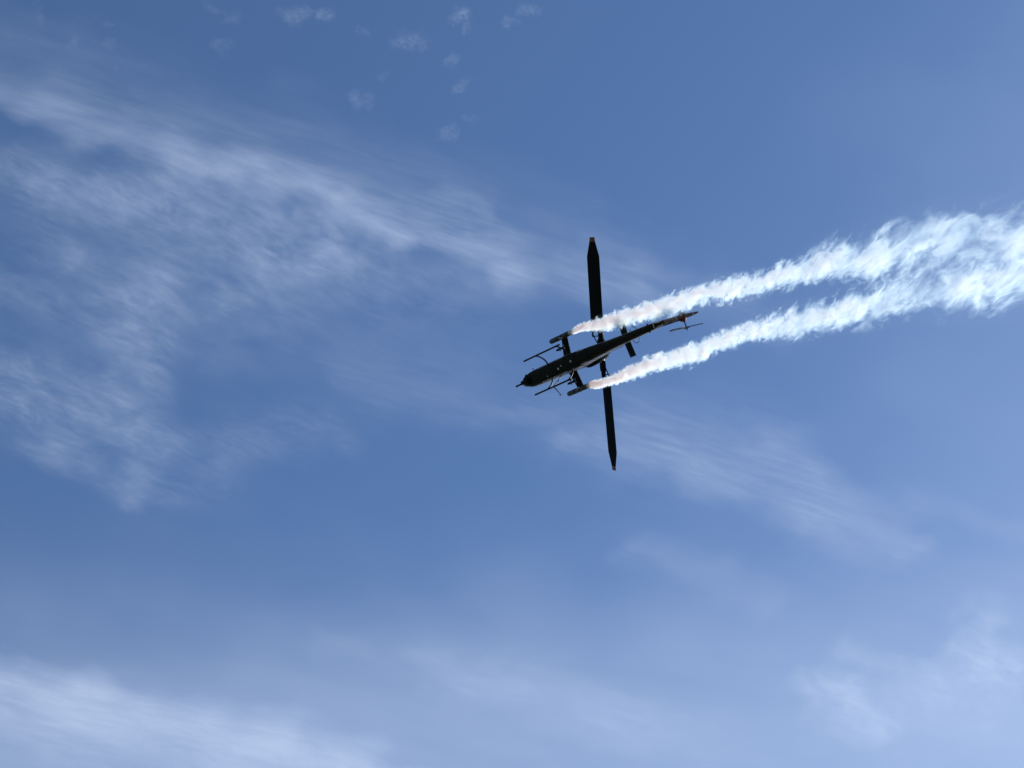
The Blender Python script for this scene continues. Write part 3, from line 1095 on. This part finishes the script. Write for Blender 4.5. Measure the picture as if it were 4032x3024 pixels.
m_cirrus = cloud_material('cirrus_ice', 230, 3.8, math.radians(20), 2.8, CL['gain'] * 0.95, warp=0.5, fine=1.9, rough=0.66)
m_mottle = cloud_material('mottled_cirrus_ice', 175, 1.8, math.radians(30), 4.2, CL['gain'] * 0.95, warp=0.6, fine=1.9, rough=0.66)
m_bank = cloud_material('hazy_ice', 260, 3.0, math.radians(20), 2.6, CL['gain'], warp=0.5, fine=1.6)
m_veil = cloud_material('even_ice_veil', 900, 3.0, math.radians(20), 0.7, CL['gain'], warp=0.4, fine=0.25)
m_puff = cloud_material('puff_vapour', 16, 1.3, 0.4, 5.5, CL['gain'] * 0.26, detail=7, warp=0.5)
G = 'thin cirrus clouds across the sky'
cloud('cirrus_cloud', CIRRUS['BAND'], 8000, 42, m_cirrus, 'long pale band of cirrus sloping from the upper left edge towards the rotor', G, ragged=6)
cloud('cirrus_cloud', CIRRUS['MOTTLED'], 8000, 36, m_mottle, 'mottled patchy cirrus at the left, just below the long sloping band', G)
cloud('cirrus_cloud', CIRRUS['PATCH'], 7900, 42, m_mottle, 'ragged loose cloud patches at the left, level with the helicopter skids', G)
cloud('cirrus_cloud', CIRRUS['STREAK'], 8100, 42, m_cirrus, 'very faint streaks of cirrus to the right of and below the lower rotor blade', G, ragged=8)
cloud('cirrus_cloud', CIRRUS['BANK'], 8200, 45, m_bank, 'bright white cloud streak in the lower left corner, fading towards the middle', G, ragged=7)
cloud('cirrus_cloud', CIRRUS['VEIL'], 8600, 110, m_veil, 'smooth thin veil of haze paling the bottom and right edges of the sky', G, ragged=6)  # added sheet, no cirrus of its own: its paleness paints the sky gradient
cloud('cirrus_cloud', CIRRUS['CORNER'], 8200, 40, m_mottle, 'soft puffy cloud wisps in the lower right corner', G, ragged=7)
rnd = random.Random(4)
PUFF_LABELS = {
    1: 'second puff of the column, tucked just under the topmost one',
    3: 'smaller puff just below and left of the bright one at the top edge',
    4: 'third puff down the column of small clouds above the rotor',
    6: 'puff midway down the column, above the lumpy one',
    12: 'faint speck of cloud between the lumpy puff and the lowest puff',
    13: 'faint speck between the top-edge pair and the broad faint puff',
    14: 'uppermost faint speck of the three near the upper left corner',
    15: 'faint speck of cloud left of the two stacked specks near the corner',
    16: 'middle faint speck near the upper left, above the smallest one',
    17: 'faint speck alone between the broad faint puff and the lone low puff',
    18: 'faint puff below the two close specks left of the top-edge pair',
    19: 'right one of two close faint specks at the top edge',
    20: 'left one of two close faint specks at the top edge',
    21: 'smallest faint speck, just above the upper edge of the long cirrus band',
    22: 'faint smudge of cloud nearest the upper left corner',
    0: 'topmost bright puff of the column of small clouds above the rotor', 2: 'small bright puff at the top edge, right of the column of puffs',
               5: 'broad faint puff left of the column of small clouds', 7: 'lumpy puff low in the column of small clouds above the rotor',
               8: 'lone small puff in clear blue left of and below the column', 9: 'lowest small puff of the column, nearest the long cirrus band',
               10: 'faint puff at the top edge, left of its smaller neighbour', 11: 'small faint puff at the top edge, right of its broader neighbour'}
for i, (x, y, r) in enumerate(PUFFS):
    st = []
    for k in range(4):
        ang, d = rnd.uniform(0, 6.28), rnd.uniform(0, 0.9) * r
        cx_, cy_ = x + d * math.cos(ang) * 1.1, y + d * math.sin(ang) * 0.8
        w = rnd.uniform(0.2, 0.45) * r
        st.append(([(cx_ - w * 0.4, cy_ - w * 0.1), (cx_ + w * 0.4, cy_ + w * 0.1)], w, w, (0.30 if i < 12 else 0.16) * rnd.uniform(0.7, 1.1)))
    cloud('cloud_puff', st, 6000, max(3.0, r / 10), m_puff, PUFF_LABELS[i], 'small cloud puffs in the blue at the top', 3, r * 0.25, 0.03, r * 0.08)
